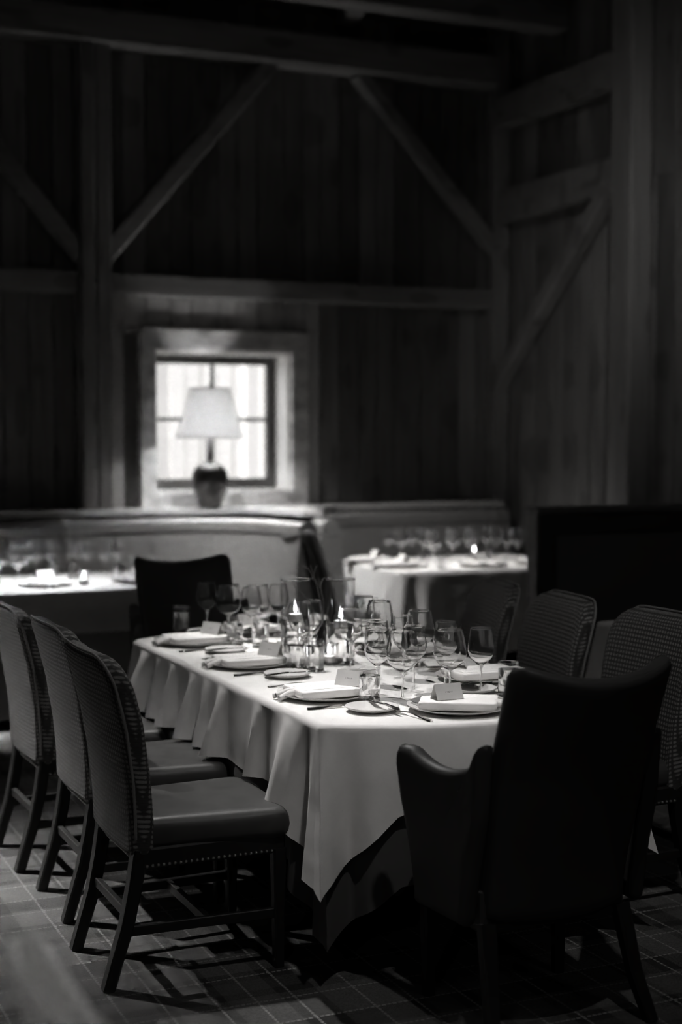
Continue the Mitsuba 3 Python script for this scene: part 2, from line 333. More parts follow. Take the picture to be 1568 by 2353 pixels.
# ---------------------------------------------------------------- booths
def wall_sweep(path, profile):
    """profile (offset to the left of the path, z) swept along a plan path; closed profile with end caps"""
    p = np.asarray(path, float); t = np.gradient(p, axis=0); t /= np.linalg.norm(t, axis=1, keepdims=True); nrm = np.stack([-t[:, 1], t[:, 0]], 1)
    q = np.asarray(profile, float); k, m_ = len(p), len(q)
    v = np.concatenate([p[:, None] + q[None, :, :1] * nrm[:, None], np.broadcast_to(q[None, :, 1:], (k, m_, 1))], -1).reshape(-1, 3); f = []
    for i in range(k - 1):
        for j in range(m_):
            a, b, c, d = i * m_ + j, i * m_ + (j + 1) % m_, (i + 1) * m_ + (j + 1) % m_, (i + 1) * m_ + j
            f += [(a, b, c), (a, c, d)]
    tv, tri = trimesh.creation.triangulate_polygon(Polygon(q), engine='earcut')
    tri = np.argmin(np.linalg.norm(np.asarray(tv)[:, None] - q[None], axis=2), axis=1)[tri]
    f += [tuple(x) for x in tri] + [tuple(x[::-1] + (k - 1) * m_) for x in tri]
    mesh = trimesh.Trimesh(v, f, process=False); mesh.fix_normals(); return mesh
def booth(path, label):
    bk = thing('booth_bench', label, 'booth')
    a = np.linspace(0, PI, 9)
    back = [(-.02, 0.30)] + [(-.02 - .03 * math.sin(z * PI), .30 + z * .66) for z in np.linspace(.1, 1, 8)] + [(.10, .96), (.10, .30)]
    put('backrest', shape(wall_sweep(path, back), 'booth_leather', 40), bk)
    roll = [(.035 - .06 * math.cos(t), 1.005 + .045 * math.sin(t)) for t in a] + [(.095, .965), (-.025, .965)]
    put('top_roll', shape(wall_sweep(path, roll), 'booth_leather', 40), bk)
    seat = [(-.48, .32), (-.50, .36), (-.50, .42), (-.47, .455), (-.4, .465), (-.03, .465), (-.03, .32)]
    put('seat', shape(wall_sweep(path, seat), 'booth_leather', 40), bk)
    put('plinth', shape(wall_sweep(path, [(-.44, 0), (-.44, .32), (.10, .32), (.10, 0)]), 'frame_dark'), bk)
    return bk
arc = [(2.85 + .55 * math.sin(t), 8.35 + .55 * math.cos(t)) for t in np.linspace(0, PI / 2 * .92, 18)]
path = [(-.4, 8.9), (.6, 8.9), (1.6, 8.9), (2.4, 8.9), (2.7, 8.9)] + arc + [(3.44, 8.18)]
booth(resample(path, 70, False), 'long leather booth curving round behind the left white table')
booth(resample([(3.72, 8.3), (3.74, 8.7), (3.80, 8.93), (3.95, 9.02), (4.2, 9.04), (4.8, 9.04), (5.4, 9.04)], 40, False), 'dark leather booth behind the right white table')

# dark partition at the right
pt = thing('booth_partition', 'dark panelled wooden partition at the right edge behind the chairs', 'partition')
put('end_post', shape(cbox(4.09, 4.20, 6.55, 6.65, 0, 1.18, .008), 'frame_dark'), pt)
put('cap_rail', shape(cbox(4.08, 5.56, 6.53, 6.67, 1.165, 1.20, .008), 'panel_dark'), pt)
put('top_rail', shape(cbox(4.20, 5.56, 6.56, 6.64, 1.05, 1.165, .006), 'frame_dark'), pt)
put('panel', shape(cbox(4.20, 5.56, 6.585, 6.62, .05, 1.05, .004), 'panel_dark'), pt)
put('moulding', shape(cbox(4.20, 4.225, 6.565, 6.60, .05, 1.05, .004), 'frame_dark'), pt)

# ---------------------------------------------------------------- outside the window
put('outside_ground', shape(box(-8, 14, 9.79, 30, -.3, -.05), 'gravel'), kind='structure')
sw = thing('siding_wall', 'pale board wall outside seen through the window panes', 'wall')
for i in range(26):
    x0 = 2.2 + i * .16
    put('board', shape(cbox(x0, x0 + .15, 13.0 + .012 * (i % 2), 13.1, -.1, 3.6, .004), 'outside_board'), sw)
for x0, x1, lb in ((3.55, 3.69, 'white porch column outside left of the lamp'), (4.36, 4.49, 'white porch column outside right of the lamp')):
    ck = thing('porch_column', lb, 'column')
    put('shaft', shape(cbox(x0, x1, 11.6, 11.74, -.06, 3.2, .01), 'outside_white'), ck)
    put('base', shape(cbox(x0 - .02, x1 + .02, 11.58, 11.76, -.06, .12, .01), 'outside_white'), ck)

# ---------------------------------------------------------------- ceiling spotlights, with added fill spots and fill globes (out of frame)
def look_matrix(p, aim):
    z = np.array(aim, float) - p; z /= np.linalg.norm(z); a = np.cross([0, 1, .1], z); a /= np.linalg.norm(a); b = np.cross(z, a)
    M = np.eye(4); M[:3, 0], M[:3, 1], M[:3, 2], M[:3, 3] = a, b, z, p; return T(M)
def spotlight(p, aim, half, power, weight, label, r=.10):
    k = thing('spotlight', label, 'spotlight')
    p = np.array(p, float); L = 2 * r / math.tan(math.radians(half)); L = min(L, .8); R = r * 1.05
    M = look_matrix(p, aim)
    can = lathe([(0, -.03), (R, -.03), (R + .006, -.02), (R + .006, L), (R, L), (R, 0.0), (0, -.0)], 32)
    put('housing', shape(can, 'metal_black', 40), k, M)
    disc = lathe([(0, .004), (r, .004)], 32)
    if disc.face_normals[0][2] < 0: disc.invert()
    put('bulb', {**mikit.ply(disc, 'metal_black'), 'emitter': {'type': 'area', 'radiance': rgb(power), 'sampling_weight': weight}}, k, M)
    d = np.array(aim, float) - p; d /= np.linalg.norm(d); q = p - .03 * d
    put('bracket', shape(sweep([q, q + [0, 0, .2], [q[0], q[1], roof_z(q[1]) - .02]], .012, sides=8, up=(0, 1, 0)), 'metal_black'), k)
spotlight((1.75, 6.20, 4.75), (1.82, 4.05, .75), 12.5, SPOT_MAIN, 4, 'black can spotlight aimed at the near half of the long table')
spotlight((2.40, 6.20, 4.75), (2.15, 5.35, .75), 11, SPOT_FAR, 3, 'black can spotlight aimed at the far half of the long table')
spotlight((1.9, 8.0, 4.72), (1.80, 8.06, .75), 13.0, SPOT_LEFT, 2, 'black can spotlight above the left background table', .055)
spotlight((2.2, 7.95, 4.66), (4.35, 8.30, .75), 19, SPOT_RIGHT, 2.5, 'black can spotlight aimed at the right background table')
spotlight((2.75, 7.9, 4.76), (3.15, 8.60, .75), 19, FILL_BOOTH, 1.0, 'added can spotlight brightening the curved booth end')  # extra unseen spot, put in to brighten the booth curve
spotlight((-1.0, 7.6, 4.6), (0.55, 5.2, 0), 16, SPOT_AISLE, 1.5, 'black can spotlight aimed at the aisle beside the chairs')
spotlight((1.5, 1.5, 4.9), (2.3, 4.25, .7), 20, SPOT_FRONT, 2.5, 'black can spotlight behind the camera aimed at the near table end')
spotlight((-1.2, -0.2, 4.8), (0.35, 1.75, .9), 9, FILL_NEAR, .8, 'added fill spotlight brightening the near left chair')  # added fill light for the foreground chair
spotlight((2.2, 2.6, 4.9), (5.57, 7.15, 2.9), 17, FILL_WALL, 1.0, 'added fill spotlight washing the right wall')  # invented wall washer that lifts the right wall
def globe(p, r, label):  # invented hanging globes, added for dim ambient fill from behind the camera
    k = thing('fill_globe', label, 'lamp')
    s = trimesh.creation.icosphere(2, r); s.apply_translation(p)
    put('globe', {**mikit.ply(s, 'outside_white', smooth=True), 'emitter': {'type': 'area', 'radiance': rgb(FILL_GLOBE), 'sampling_weight': 1.6}}, k)
    put('rod', shape(sweep([(p[0], p[1], p[2] + r * .9), (p[0], p[1], p[2] + 2), (p[0], p[1], roof_z(p[1]) - .01)], .01, sides=6, up=(0, 1, 0)), 'metal_black'), k)
globe((-2.2, -1.5, 3.2), .22, 'added fill globe behind the camera at the left')
globe((3.2, -1.0, 3.4), .22, 'added fill globe behind the camera at the right')

# ---------------------------------------------------------------- table lamp
lx, ly, lz = 3.197, 9.20, 1.0975
lk = thing('table_lamp', 'table lamp with pale shade and round dark vase base on the window ledge', 'lamp')
M = at(lx, ly, lz)
vp = smooth_profile([(0.0, 0), (.066, 0), (.070, .012), (.085, .06), (.115, .13), (.124, .19), (.112, .245), (.085, .28), (.05, .298), (.028, .31)], 40)
put('vase', shape(lathe(vp, 48), 'vase_glaze', True), lk, M)
put('stem', shape(lathe([(.0, .30), (.026, .305), (.026, .47), (.012, .48), (.012, .55), (0, .55)], 24), 'lamp_stem', 40), lk, M)
sp = smooth_profile([(.228, .468), (.205, .53), (.175, .62), (.150, .71), (.135, .79)], 20)
put('lamp_shade', shape(lathe(sp, 56), 'shade_cloth', True), lk, M)
for r_, z_ in ((.1355, .79), (.2285, .468)): put('shade_ring', shape(trimesh.creation.torus(r_, .0035).apply_translation([0, 0, z_]), 'shade_cloth', True), lk, M)
put('finial', shape(lathe(smooth_profile([(0, .77), (.006, .775), (.006, .79), (.013, .80), (.010, .815), (0, .822)], 16), 16), 'brass', True), lk, M)
bulb = trimesh.creation.icosphere(2, .032); bulb.apply_translation([0, 0, .56])
put('bulb', {**mikit.ply(bulb, 'outside_white', smooth=True), 'emitter': {'type': 'area', 'radiance': rgb(LAMP_BULB), 'sampling_weight': 1.2}}, lk, M)

# ---------------------------------------------------------------- chairs
def side_chair(fabric='chair_fabric'):
    """upholstered side chair facing +x, origin on the floor"""
    zs = np.array([.38, .48, .6, .75, .88, .97]); xs = np.array([-.205, -.208, -.218, -.242, -.275, -.305])
    def bx(z): return np.interp(z, zs, xs)
    def bend(a, b, t): return np.stack([bx(b) + t * .98 - .020 * (1 - (a / .25) ** 2) + .012, a, b - .12 * t], 1)
    out = rounded([(-.215, .375), (.215, .375), (.235, .62), (.25, .80), (.245, .962), (-.245, .962), (-.25, .80), (-.235, .62)], .095)
    out = np.array(Polygon(out).union(Polygon([(-.215, .375), (.215, .375), (.23, .55), (-.23, .55)])).buffer(-.01).buffer(.01).exterior.coords)[:-1]
    back, uv = pillow(out, .075, .030, bend, 96, (0, .66))
    parts = [('backrest', shape(back, fabric, True, uv))]
    rim = np.array([p for p in resample(out, 160) if p[1] > .42]); rim = rim[np.argsort(np.arctan2(rim[:, 0], rim[:, 1] - .5))]
    r3 = bend(rim[:, 0], rim[:, 1], np.zeros(len(rim)) - .026)
    c3 = bend(np.zeros(1), np.array([.66]), np.zeros(1))
    band = sweep(r3 + (r3 - c3) * .0 , .0045, sides=6, up=(1, 0, 0))
    parts.append(('backrest/piping', shape(band, 'piping', True)))
    so = rounded([(-.215, -.205), (.255, -.245), (.255, .245), (-.215, .205)], .035)
    seat, uv = pillow(so, .085, .035, lambda a, b, t: np.stack([a, b, .435 + t + .014 * (t > 0) * (1 - (b / .25) ** 2)], 1), 72)
    parts.append(('seat', shape(seat, 'seat_leather', True)))
    parts.append(('seat_rail', shape(cbox(-.205, .235, -.215, .215, .345, .405, .006), 'chair_wood')))
    nails = cat([trimesh.creation.icosphere(1, .0045).apply_translation([x, s * .216, .355]) for x in np.linspace(-.19, .225, 26) for s in (-1, 1)] + [trimesh.creation.icosphere(1, .0045).apply_translation([-.206, y, .355]) for y in np.linspace(-.2, .2, 24)])
    parts.append(('nailhead_trim', shape(nails, 'brass', True)))
    for s in (-1, 1):
        rp = resample(np.array([(-.300, s * .185, 0), (-.276, s * .185, .08), (-.245, s * .186, .18), (-.222, s * .188, .29), (-.205, s * .19, .40)]), 12, False)
        parts.append((f'leg#{s}r', shape(sweep(rp, .040, .048, up=(0, 1, 0), taper=np.linspace(.85, 1.05, 12)), 'chair_wood', 30)))
        fp = np.array([(.215, s * .205, 0), (.215, s * .205, .2), (.215, s * .205, .36)])
        parts.append((f'leg#{s}f', shape(sweep(fp, .038, .038, up=(0, 1, 0), taper=[.75, .9, 1.1]), 'chair_wood')))
        parts.append((f'stretcher#{s}', shape(sweep([(-.245, s * .187, .165), (0, s * .195, .165), (.215, s * .205, .165)], .018, .03), 'chair_wood')))
    parts.append(('stretcher#c', shape(sweep([(0.0, -.195, .165), (0.0, 0, .165), (0.0, .195, .165)], .018, .03), 'chair_wood')))
    parts.append(('stretcher#b', shape(sweep([(-.235, -.187, .21), (-.235, 0, .21), (-.235, .187, .21)], .018, .03), 'chair_wood')))
    return parts
SIDE, STRIPED = side_chair(), side_chair('striped_fabric')
def chair(x, y, rot, label, kind=SIDE):
    k = place('side_chair', kind, at(x, y, 0, rot), label, 'chair', 'patterned side chairs')
    labels[k + '__nailhead_trim'] = {'kind': 'stuff', 'label': 'row of brass nailheads'}
    labels[k + '__seat'] = {'label': 'dark leather seat'}
chair(1.370, 4.17, 0, 'patterned side chair nearest on the left side of the long table')
chair(1.405, 4.80, 0, 'patterned side chair in the middle of the left side of the long table')
chair(1.375, 5.42, 1.5, 'patterned side chair farthest back on the left side of the long table')
chair(2.82, 4.16, 180, 'patterned side chair nearest on the right, behind the black armchair')
chair(2.80, 4.78, 173, 'patterned side chair in the middle of the right side of the long table')
chair(2.83, 5.36, 168, 'patterned side chair farthest back on the right of the long table')
chair(0.675, 1.61, 0, 'blurred striped chair back in the near left corner', STRIPED)

def arm_chair():
    """black armchair facing +x: raked, slightly barrelled back with a dipped top and swept solid arms"""
    def bx(z): return np.interp(z, [.30, .45, .7, 1.0], [-.09, -.12, -.19, -.30])
    def bend(a, b, t): return np.stack([bx(b) + t - .085 * (1 - (a / .24) ** 2) + .04, a, b], 1)
    top = [(a, 1.014 - .042 * (1 - (a / .235) ** 2)) for a in np.linspace(.22, -.22, 15)]
    out = [(-.215, .30), (.215, .30), (.235, .6), (.236, .992)] + top + [(-.236, .992), (-.235, .6)]
    out = np.array(Polygon(out).buffer(.012).buffer(-.012).exterior.coords)[:-1]
    back, uv = pillow(out, .075, .028, bend, 96, (0, .62))
    parts = [('backrest', shape(back, 'black_leather', True))]
    so = rounded([(-.12, -.22), (.26, -.26), (.26, .26), (-.12, .22)], .04)
    seat, _ = pillow(so, .11, .04, lambda a, b, t: np.stack([a, b, .415 + t], 1), 64)
    parts.append(('seat', shape(seat, 'black_leather', True)))
    parts.append(('seat_rail', shape(cbox(-.10, .24, -.225, .225, .27, .39, .008), 'black_leather')))
    curve = [(x, .708 + .034 * ((x + .035) / .12) ** 2) for x in np.linspace(-.155, .09, 14)]
    ao = np.array([(-.10, .30), (.13, .30), (.145, .60), (.14, .725), (.128, .746), (.105, .746)] + curve[::-1] + [(-.185, .80), (-.17, .60)])
    for s in (-1, 1):
        arm, _ = pillow(ao, .055, .026, lambda a, b, t, s=s: np.stack([a, s * (.262 + .28 * np.clip(a + .13, 0, 1) * np.clip((b - .2) / .5, .3, 1)) + t, b], 1), 80, (0, .5))
        parts.append((f'arm#{s}', shape(arm, 'black_leather', True)))
        rp = resample(np.array([(-.20, s * .245, 0), (-.15, s * .225, .12), (-.10, s * .21, .30)]), 8, False)
        parts.append((f'leg#{s}r', shape(sweep(rp, .042, .042, up=(0, 1, 0), taper=np.linspace(.8, 1.05, 8)), 'chair_wood')))
        parts.append((f'leg#{s}f', shape(sweep([(.215, s * .215, 0), (.215, s * .215, .15), (.215, s * .215, .29)], .04, .04, up=(0, 1, 0), taper=[.75, .9, 1.05]), 'chair_wood')))
    return parts
ARM = arm_chair()
place('armchair', ARM, at(2.105, 3.37, 0, 90), 'black leather armchair at the near end of the long table, seen from behind', 'chair', 'black armchairs')
place('armchair', ARM, at(2.165, 6.38, 0, -90), 'black leather armchair at the far end of the long table', 'chair', 'black armchairs')
place('leather_chair', [p for p in ARM if not p[0].startswith('arm')], at(3.74, 8.36, 0, 0), 'black leather chair at the left end of the right background table', 'chair')

# ---------------------------------------------------------------- tables and cloths
def outline_of(poly, n, corners=(), dense=14.0, reach=.10):
    p = np.array(poly.exterior.coords)[:-1]
    if not poly.exterior.is_ccw: p = p[::-1]
    q = resample(p, 6000); w = np.ones(len(q))
    for c in corners: w += dense * np.exp(-(np.linalg.norm(q - c, axis=1) / reach) ** 2)
    cum = np.r_[0, np.cumsum(w)]; t = np.interp(np.linspace(0, cum[-1], n, endpoint=False), cum, np.arange(len(cum)))
    ix = t.astype(int) % len(q); return q[ix]
def cloth(poly, zt, drop, corners, tip, ridges=(), seed=1, n=640, amp=.012, swing=.06, corner_out=.22, width=.24, radius=.022, rows=26):
    corners = [np.array(c, float) for c in corners]
    B = outline_of(poly, n, corners)
    t = np.roll(B, -1, 0) - np.roll(B, 1, 0); t /= np.linalg.norm(t, axis=1, keepdims=True); nr = np.stack([t[:, 1], -t[:, 0]], 1)
    s_per = np.r_[0, np.cumsum(np.linalg.norm(np.diff(B, axis=0), axis=1))]; total = s_per[-1] + np.linalg.norm(B[0] - B[-1])
    cf, side = np.zeros(n), np.zeros(n); cdir = nr.copy()
    for c in corners:
        i = np.argmin(np.linalg.norm(B - c, axis=1)); d = (s_per - s_per[i] + total / 2) % total - total / 2
        near = np.abs(d) < width * 1.6
        cf = np.maximum(cf, np.clip(1 - np.abs(d) / width, 0, 1)); side = np.where(near, d, side)
    L = drop + (tip - drop) * cf
    a = s_per / total * 2 * PI; rr = np.random.RandomState(seed)
    wave = sum(rr.uniform(.5, 1) * np.sin(k * a + rr.uniform(0, 6.28)) for k in range(9, 26, 3)) / 3
    bump = np.zeros(n)
    for (rx, ry, h, wd) in ridges:
        i = np.argmin(np.linalg.norm(B - np.array([rx, ry]), axis=1)); d = (s_per - s_per[i] + total / 2) % total - total / 2
        bump += h * np.exp(-(d / wd) ** 2)
    peak = np.exp(-np.abs(side / .045) ** 1.1) * (cf > 0)
    tipdir = np.stack([.25 * np.sign(nr[:, 0]), np.sign(nr[:, 1])], 1)
    crest = .45 * np.exp(-((np.abs(side) - .16) / .05) ** 2) * (cf > 0) - .25 * np.exp(-((np.abs(side) - .085) / .035) ** 2) * (cf > 0)
    V, c0 = [], B.mean(0)
    inner = B - nr * radius
    rings = [.0, .15, .3, .45, .6, .75, .86, .93, .97, 1.0]
    for r in rings:
        P = c0 + r * (inner - c0); z = np.full(n, zt) + .0010 * (meshkit.fbm(np.c_[P * 9, np.full(n, seed * 3.1)], 3) - .75)
        V.append(np.c_[P, z])
    for ph in np.linspace(0, PI / 2, 6)[1:]:
        V.append(np.c_[inner + nr * radius * math.sin(ph), np.full(n, zt - radius * (1 - math.cos(ph)))])
    for j in range(1, rows + 1):
        f = j / rows; s = f * (L - radius); q = s / drop
        out = swing * s * .6 + (amp * wave + bump) * np.clip(q, 0, 1.2) ** .8 + corner_out * crest * s
        out += .006 * (meshkit.fbm(np.c_[B * 11, s * 9 + seed], 3) - .5) * np.clip(q * 2, 0, 1)
        V.append(np.c_[B + nr * out[:, None] + tipdir * (corner_out * peak * s)[:, None], zt - radius - s])
    k = len(V); V = np.vstack(V); i, j = np.meshgrid(np.arange(k - 1), np.arange(n), indexing='ij')
    a_, b_, c_, d_ = i * n + j, i * n + (j + 1) % n, (i + 1) * n + (j + 1) % n, (i + 1) * n + j
    f = np.stack([np.stack([a_, d_, c_], -1), np.stack([a_, c_, b_], -1)], -2).reshape(-1, 3)
    m = trimesh.Trimesh(V, f, process=False); m.merge_vertices(); m.update_faces(m.nondegenerate_faces()); return m
def ended(x0, x1, y0, y1, bow, r):
    xs = np.linspace(-1, 1, 31); cx, hw = (x0 + x1) / 2, (x1 - x0) / 2
    near = [(cx + hw * a, y0 - bow * (1 - a * a)) for a in xs]; far = [(cx + hw * a, y1 + bow * (1 - a * a)) for a in xs[::-1]]
    return Polygon(near + far).buffer(-r).buffer(r, 24)
def table(poly, z, legs, label):
    k = thing('dining_table', label, 'table')
    m = trimesh.creation.extrude_polygon(poly.buffer(-.03), .028, engine='earcut'); m.apply_translation([0, 0, z - .031])
    put('tabletop', shape(m, 'chair_wood'), k)
    for (x, y) in legs:
        put('leg', shape(lathe([(0, 0), (.2, 0), (.2, .02), (.05, .05), (.035, .1), (.035, z - .06), (.14, z - .032), (0, z - .031)], 24), 'metal_black', 40).copy(), k, at(x, y))
TZ = .75
P1 = ended(1.65, 2.68, 3.80, 5.73, .17, .05)
table(P1, TZ, ((2.175, 4.3), (2.175, 5.25)), 'long dining table in the middle, hidden under its white cloth')
rid = [(1.65, 4.04, .05, .04), (1.65, 4.30, .05, .03), (1.65, 4.62, .085, .035), (1.65, 4.78, .04, .03), (1.65, 4.93, .075, .032), (1.65, 5.18, .08, .032), (1.65, 5.36, .04, .03), (1.65, 5.52, .08, .045), (2.05, 3.63, .02, .12), (2.45, 3.63, .02, .10)]
put('tablecloth', shape(cloth(P1, TZ, .25, [(1.665, 3.815), (2.665, 3.815), (1.665, 5.715), (2.665, 5.715)], .47, rid, 3, swing=.10, amp=.016, corner_out=.30), 'white_linen', True), label='white cloth on the long table in the middle with a pointed corner drape', category='tablecloth')
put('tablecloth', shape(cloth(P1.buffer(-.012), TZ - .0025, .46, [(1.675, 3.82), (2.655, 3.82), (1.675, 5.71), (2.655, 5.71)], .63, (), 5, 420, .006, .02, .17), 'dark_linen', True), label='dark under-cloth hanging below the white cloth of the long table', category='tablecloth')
P2 = Polygon([(.5, 7.80), (2.72, 7.80), (2.72, 8.68), (.5, 8.68)]).buffer(-.03).buffer(.03, 12)
table(P2, TZ, ((1.1, 8.24), (2.2, 8.24)), 'background table at the left in front of the long booth')
put('tablecloth', shape(cloth(P2, TZ, .25, [(.51, 7.81), (2.71, 7.81), (.51, 8.67), (2.71, 8.67)], .40, (), 7, 420, .003, .02, .15), 'white_linen', True), label='white cloth on the left background table', category='tablecloth')
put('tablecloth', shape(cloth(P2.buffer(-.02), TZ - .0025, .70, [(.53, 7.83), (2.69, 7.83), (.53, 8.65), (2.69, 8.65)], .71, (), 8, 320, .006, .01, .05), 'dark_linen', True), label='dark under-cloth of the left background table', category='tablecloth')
P3 = Polygon([(3.92, 7.83), (5.30, 7.83), (5.30, 8.86), (3.98, 8.86)]).buffer(-.04).buffer(.04, 12)
table(P3, TZ, ((4.4, 8.34), (4.95, 8.34)), 'background table at the right in the corner booth')
put('tablecloth', shape(cloth(P3, TZ, .29, [(3.93, 7.84), (5.29, 7.84), (5.29, 8.85), (3.99, 8.85)], .42, [(3.92, 8.2, .03, .05), (3.94, 8.5, .03, .06)], 9, 420, .006, .05, .28), 'white_linen', True), label='white cloth on the right background table by the dark partition', category='tablecloth')
put('tablecloth', shape(cloth(P3.buffer(-.02), TZ - .0025, .52, [(3.95, 7.86), (5.27, 7.86), (5.27, 8.83), (4.0, 8.83)], .68, (), 10, 320, .006, .02, .15), 'white_linen', True), label='longer under-cloth of the right background table', category='tablecloth')
P4 = Polygon([(3.70, 4.4), (4.70, 4.4), (4.70, 5.45), (3.70, 5.45)]).buffer(-.04).buffer(.04, 12)
table(P4, TZ, ((4.2, 4.9),), 'table at the right behind the patterned chairs')
put('tablecloth', shape(cloth(P4, TZ, .30, [(3.71, 4.41), (4.69, 4.41), (4.69, 5.44), (3.71, 5.44)], .46, (), 11, 320, .006, .05, .25), 'white_linen', True), label='white cloth showing between two patterned chairs at the right', category='tablecloth')

# ---------------------------------------------------------------- tableware
def glass_parts(rim, wide, bowl_h, H=.215, n=36, fine=True):
    z0 = H - bowl_h
    bp = smooth_profile([(.010, z0 + .001), (wide * .55, z0 + bowl_h * .10), (wide * .88, z0 + bowl_h * .25), (wide, z0 + bowl_h * .42), (wide * .96, z0 + bowl_h * .60), ((wide + rim) / 2 * .99, z0 + bowl_h * .80), (rim, H)], 26)
    st = smooth_profile([(0.0, z0 + .006), (.008, z0 + .004), (.010, z0 + .001), (.006, z0 - .008), (.0036, z0 - .02), (.0032, z0 - .05), (.0042, .012), (.0046, .0085)], 36).tolist() + [(0, .0085)]
    ft = [(.0046, .0085), (.010, .0055), (.022, .0030), (.0345, .0012), (.0345, .0004)]
    k = int(np.searchsorted(bp[:, 1], z0 + bowl_h * .36))
    if fine:                                                # a real wall of glass, thicker towards the stem
        thick = np.interp(bp[:, 1], [z0, z0 + .010, z0 + .03, H], [.004, .0022, .0012, .0009])
        tn = np.gradient(bp, axis=0); tn /= np.linalg.norm(tn, axis=1, keepdims=True); inn = bp + np.stack([-tn[:, 1], tn[:, 0]], 1) * thick[:, None]
        inn = inn[inn[:, 0] > .006]; inn = np.vstack([[0, inn[0, 1]], inn])
        shell = lathe(np.vstack([[0, z0 + .001], bp, [[(bp[-1, 0] + inn[-1, 0]) / 2, H + .0005]], inn[::-1]]), n)
        return [('bowl', shape(shell, 'solid_glass', 50)), ('stem', shape(lathe(st, 28), 'solid_glass', 50)), ('foot', shape(lathe(ft, 32), 'thin_glass', True))]
    parts = [('bowl', shape(lathe(bp[k:], n), 'tumbler_glass', True)), ('bowl/bowl_base', shape(lathe(bp[:k + 1], n), 'thick_glass', True)), ('stem', shape(lathe(st, 28), 'solid_glass', 50)), ('foot', shape(lathe(ft, 32), 'thin_glass', True))]
    return parts
SMALL, LARGE = glass_parts(.0335, .0425, .118, n=56), glass_parts(.040, .053, .128, n=56)
SMALL_FAR, LARGE_FAR = glass_parts(.0335, .0425, .118, n=24, fine=False), glass_parts(.040, .053, .128, n=24, fine=False)
def tumbler_parts(r=.033, H=.108, fill=.80):
    side = lathe([(r, .010), (r, H)], 44)
    base = lathe([(0, .0004), (r * .94, .0004), (r * .995, .003), (r * .995, .0095), (r * .9, .0105), (0, .0105)], 44)
    water = lathe([(0, .0112), (r * .97, .0112), (r * .97, H * fill), (0, H * fill)], 44)
    rim = trimesh.creation.torus(r, .0010, major_sections=44, minor_sections=6).apply_translation([0, 0, H])
    return [('wall', shape(side, 'tumbler_glass', True)), ('base', shape(base, 'solid_glass', 40)), ('water', shape(water, 'water', 40)), ('rim', shape(rim, 'solid_glass', True))]
TUMBLER = tumbler_parts()
def wine(x, y, kind, label, group, z=TZ): place('wine_glass', kind, at(x, y, z), label, 'wine glass', group)
def tumbler(x, y, label, group, z=TZ): place('water_glass', TUMBLER, at(x, y, z), label, 'water glass', group)
def plate_mesh(R, h, lip=.62):
    pr = [(0, .004), (R * lip * .96, .004), (R * lip * 1.02, .005), (R * .85, h * .72), (R * .985, h), (R, h + .0006), (R * .995, h - .003), (R * .86, h * .72 - .004), (R * lip * 1.04, .0012), (R * lip * .98, .0002), (0, .0002)]
    m = lathe(pr, 64); return m, m.vertices[:, :2].copy()
cm, cuv = plate_mesh(.158, .019); CHARGER = shape(cm, 'charger_china', True, cuv)
CHARGER_PLAIN = shape(cm, 'china', True)
bm, _ = plate_mesh(.082, .017, .55); BREAD = shape(bm, 'china', True)
def napkin_parts(tail=1):
    o = rounded([(-.088, -.118), (.088, -.118), (.088, .118), (-.088, .118)], .010)
    def sag(a, b, t): return np.stack([a, b, .0285 + t - .006 * (np.abs(b) / .115) ** 2 * 0 + .0008 * np.sin(a * 60)], 1)
    fold, _ = pillow(o, .024, .005, sag, 64, (0, 0))
    tl = []
    for k, (dx, dz) in enumerate(((-.014, 0), (0, .006), (.014, .001))):
        p = np.array([(dx * .5, -.11, .028 + dz * .3), (dx, -.135, .026 + dz), (dx * 1.5, -.155, .020 + dz), (dx * 2.0, -.172, .016 + dz)])
        tl.append(sweep(resample(p, 10, False), .015, sides=10, up=(1, 0, 0), taper=np.linspace(.8, .55, 10)))
    return [('fold', shape(fold, 'napkin_linen', True)), ('tail', shape(cat(tl), 'napkin_linen', True))]
NAPKIN = napkin_parts()
mo = [(-.052, -.10), (.052, -.10), (.052, .10), (-.052, .10)]
mm, muv = pillow(mo, .0008, .0006, lambda a, b, t: np.stack([a, b, t + .0004 + .0], 1), 48, (0, 0)); MENU = shape(mm, 'menu_print', False, muv)
def tent():
    w, s, h = .046, .022, .046
    v, f, uv = [], [], []
    for sgn in (1, -1):
        b = len(v); v += [(-w, -s * sgn, 0), (w, -s * sgn, 0), (w, 0, h), (-w, 0, h)]; uv += [(-w * sgn, 0), (w * sgn, 0), (w * sgn, .046), (-w * sgn, .046)]
        f += [(b, b + 1, b + 2), (b, b + 2, b + 3)]
    m = trimesh.Trimesh(v, f, process=False); inner = m.copy(); inner.vertices = inner.vertices * [1, .94, 1] - [0, 0, .0008]; inner.invert()
    return shape(cat([m, inner]), 'tent_card', False, np.vstack([uv, np.zeros((8, 2))]))
TENT = tent()
def flat_bar(path, widths, thick):
    p = np.asarray(path, float); w = np.asarray(widths, float); v = []
    for (y, z), ww in zip(p, w): v += [(-ww, y, z - thick / 2), (ww, y, z - thick / 2), (ww * .8, y, z + thick / 2), (-ww * .8, y, z + thick / 2)]
    f = []
    for i in range(len(p) - 1):
        for j in range(4):
            a, b = i * 4 + j, i * 4 + (j + 1) % 4
            f += [(a, b, b + 4), (a, b + 4, a + 4)]
    e = (len(p) - 1) * 4; f += [(0, 2, 1), (0, 3, 2), (e, e + 1, e + 2), (e, e + 2, e + 3)]
    m = trimesh.Trimesh(v, f, process=False)
    if m.volume < 0: m.invert()
    return m
HANDLE = shape(flat_bar([(-.115, .004), (-.108, .004), (-.09, .0045), (-.03, .006), (-.012, .0065), (-.008, .006), (0, .006)], [.003, .0075, .0085, .0055, .005, .0062, .004], .006), 'silver', 35)
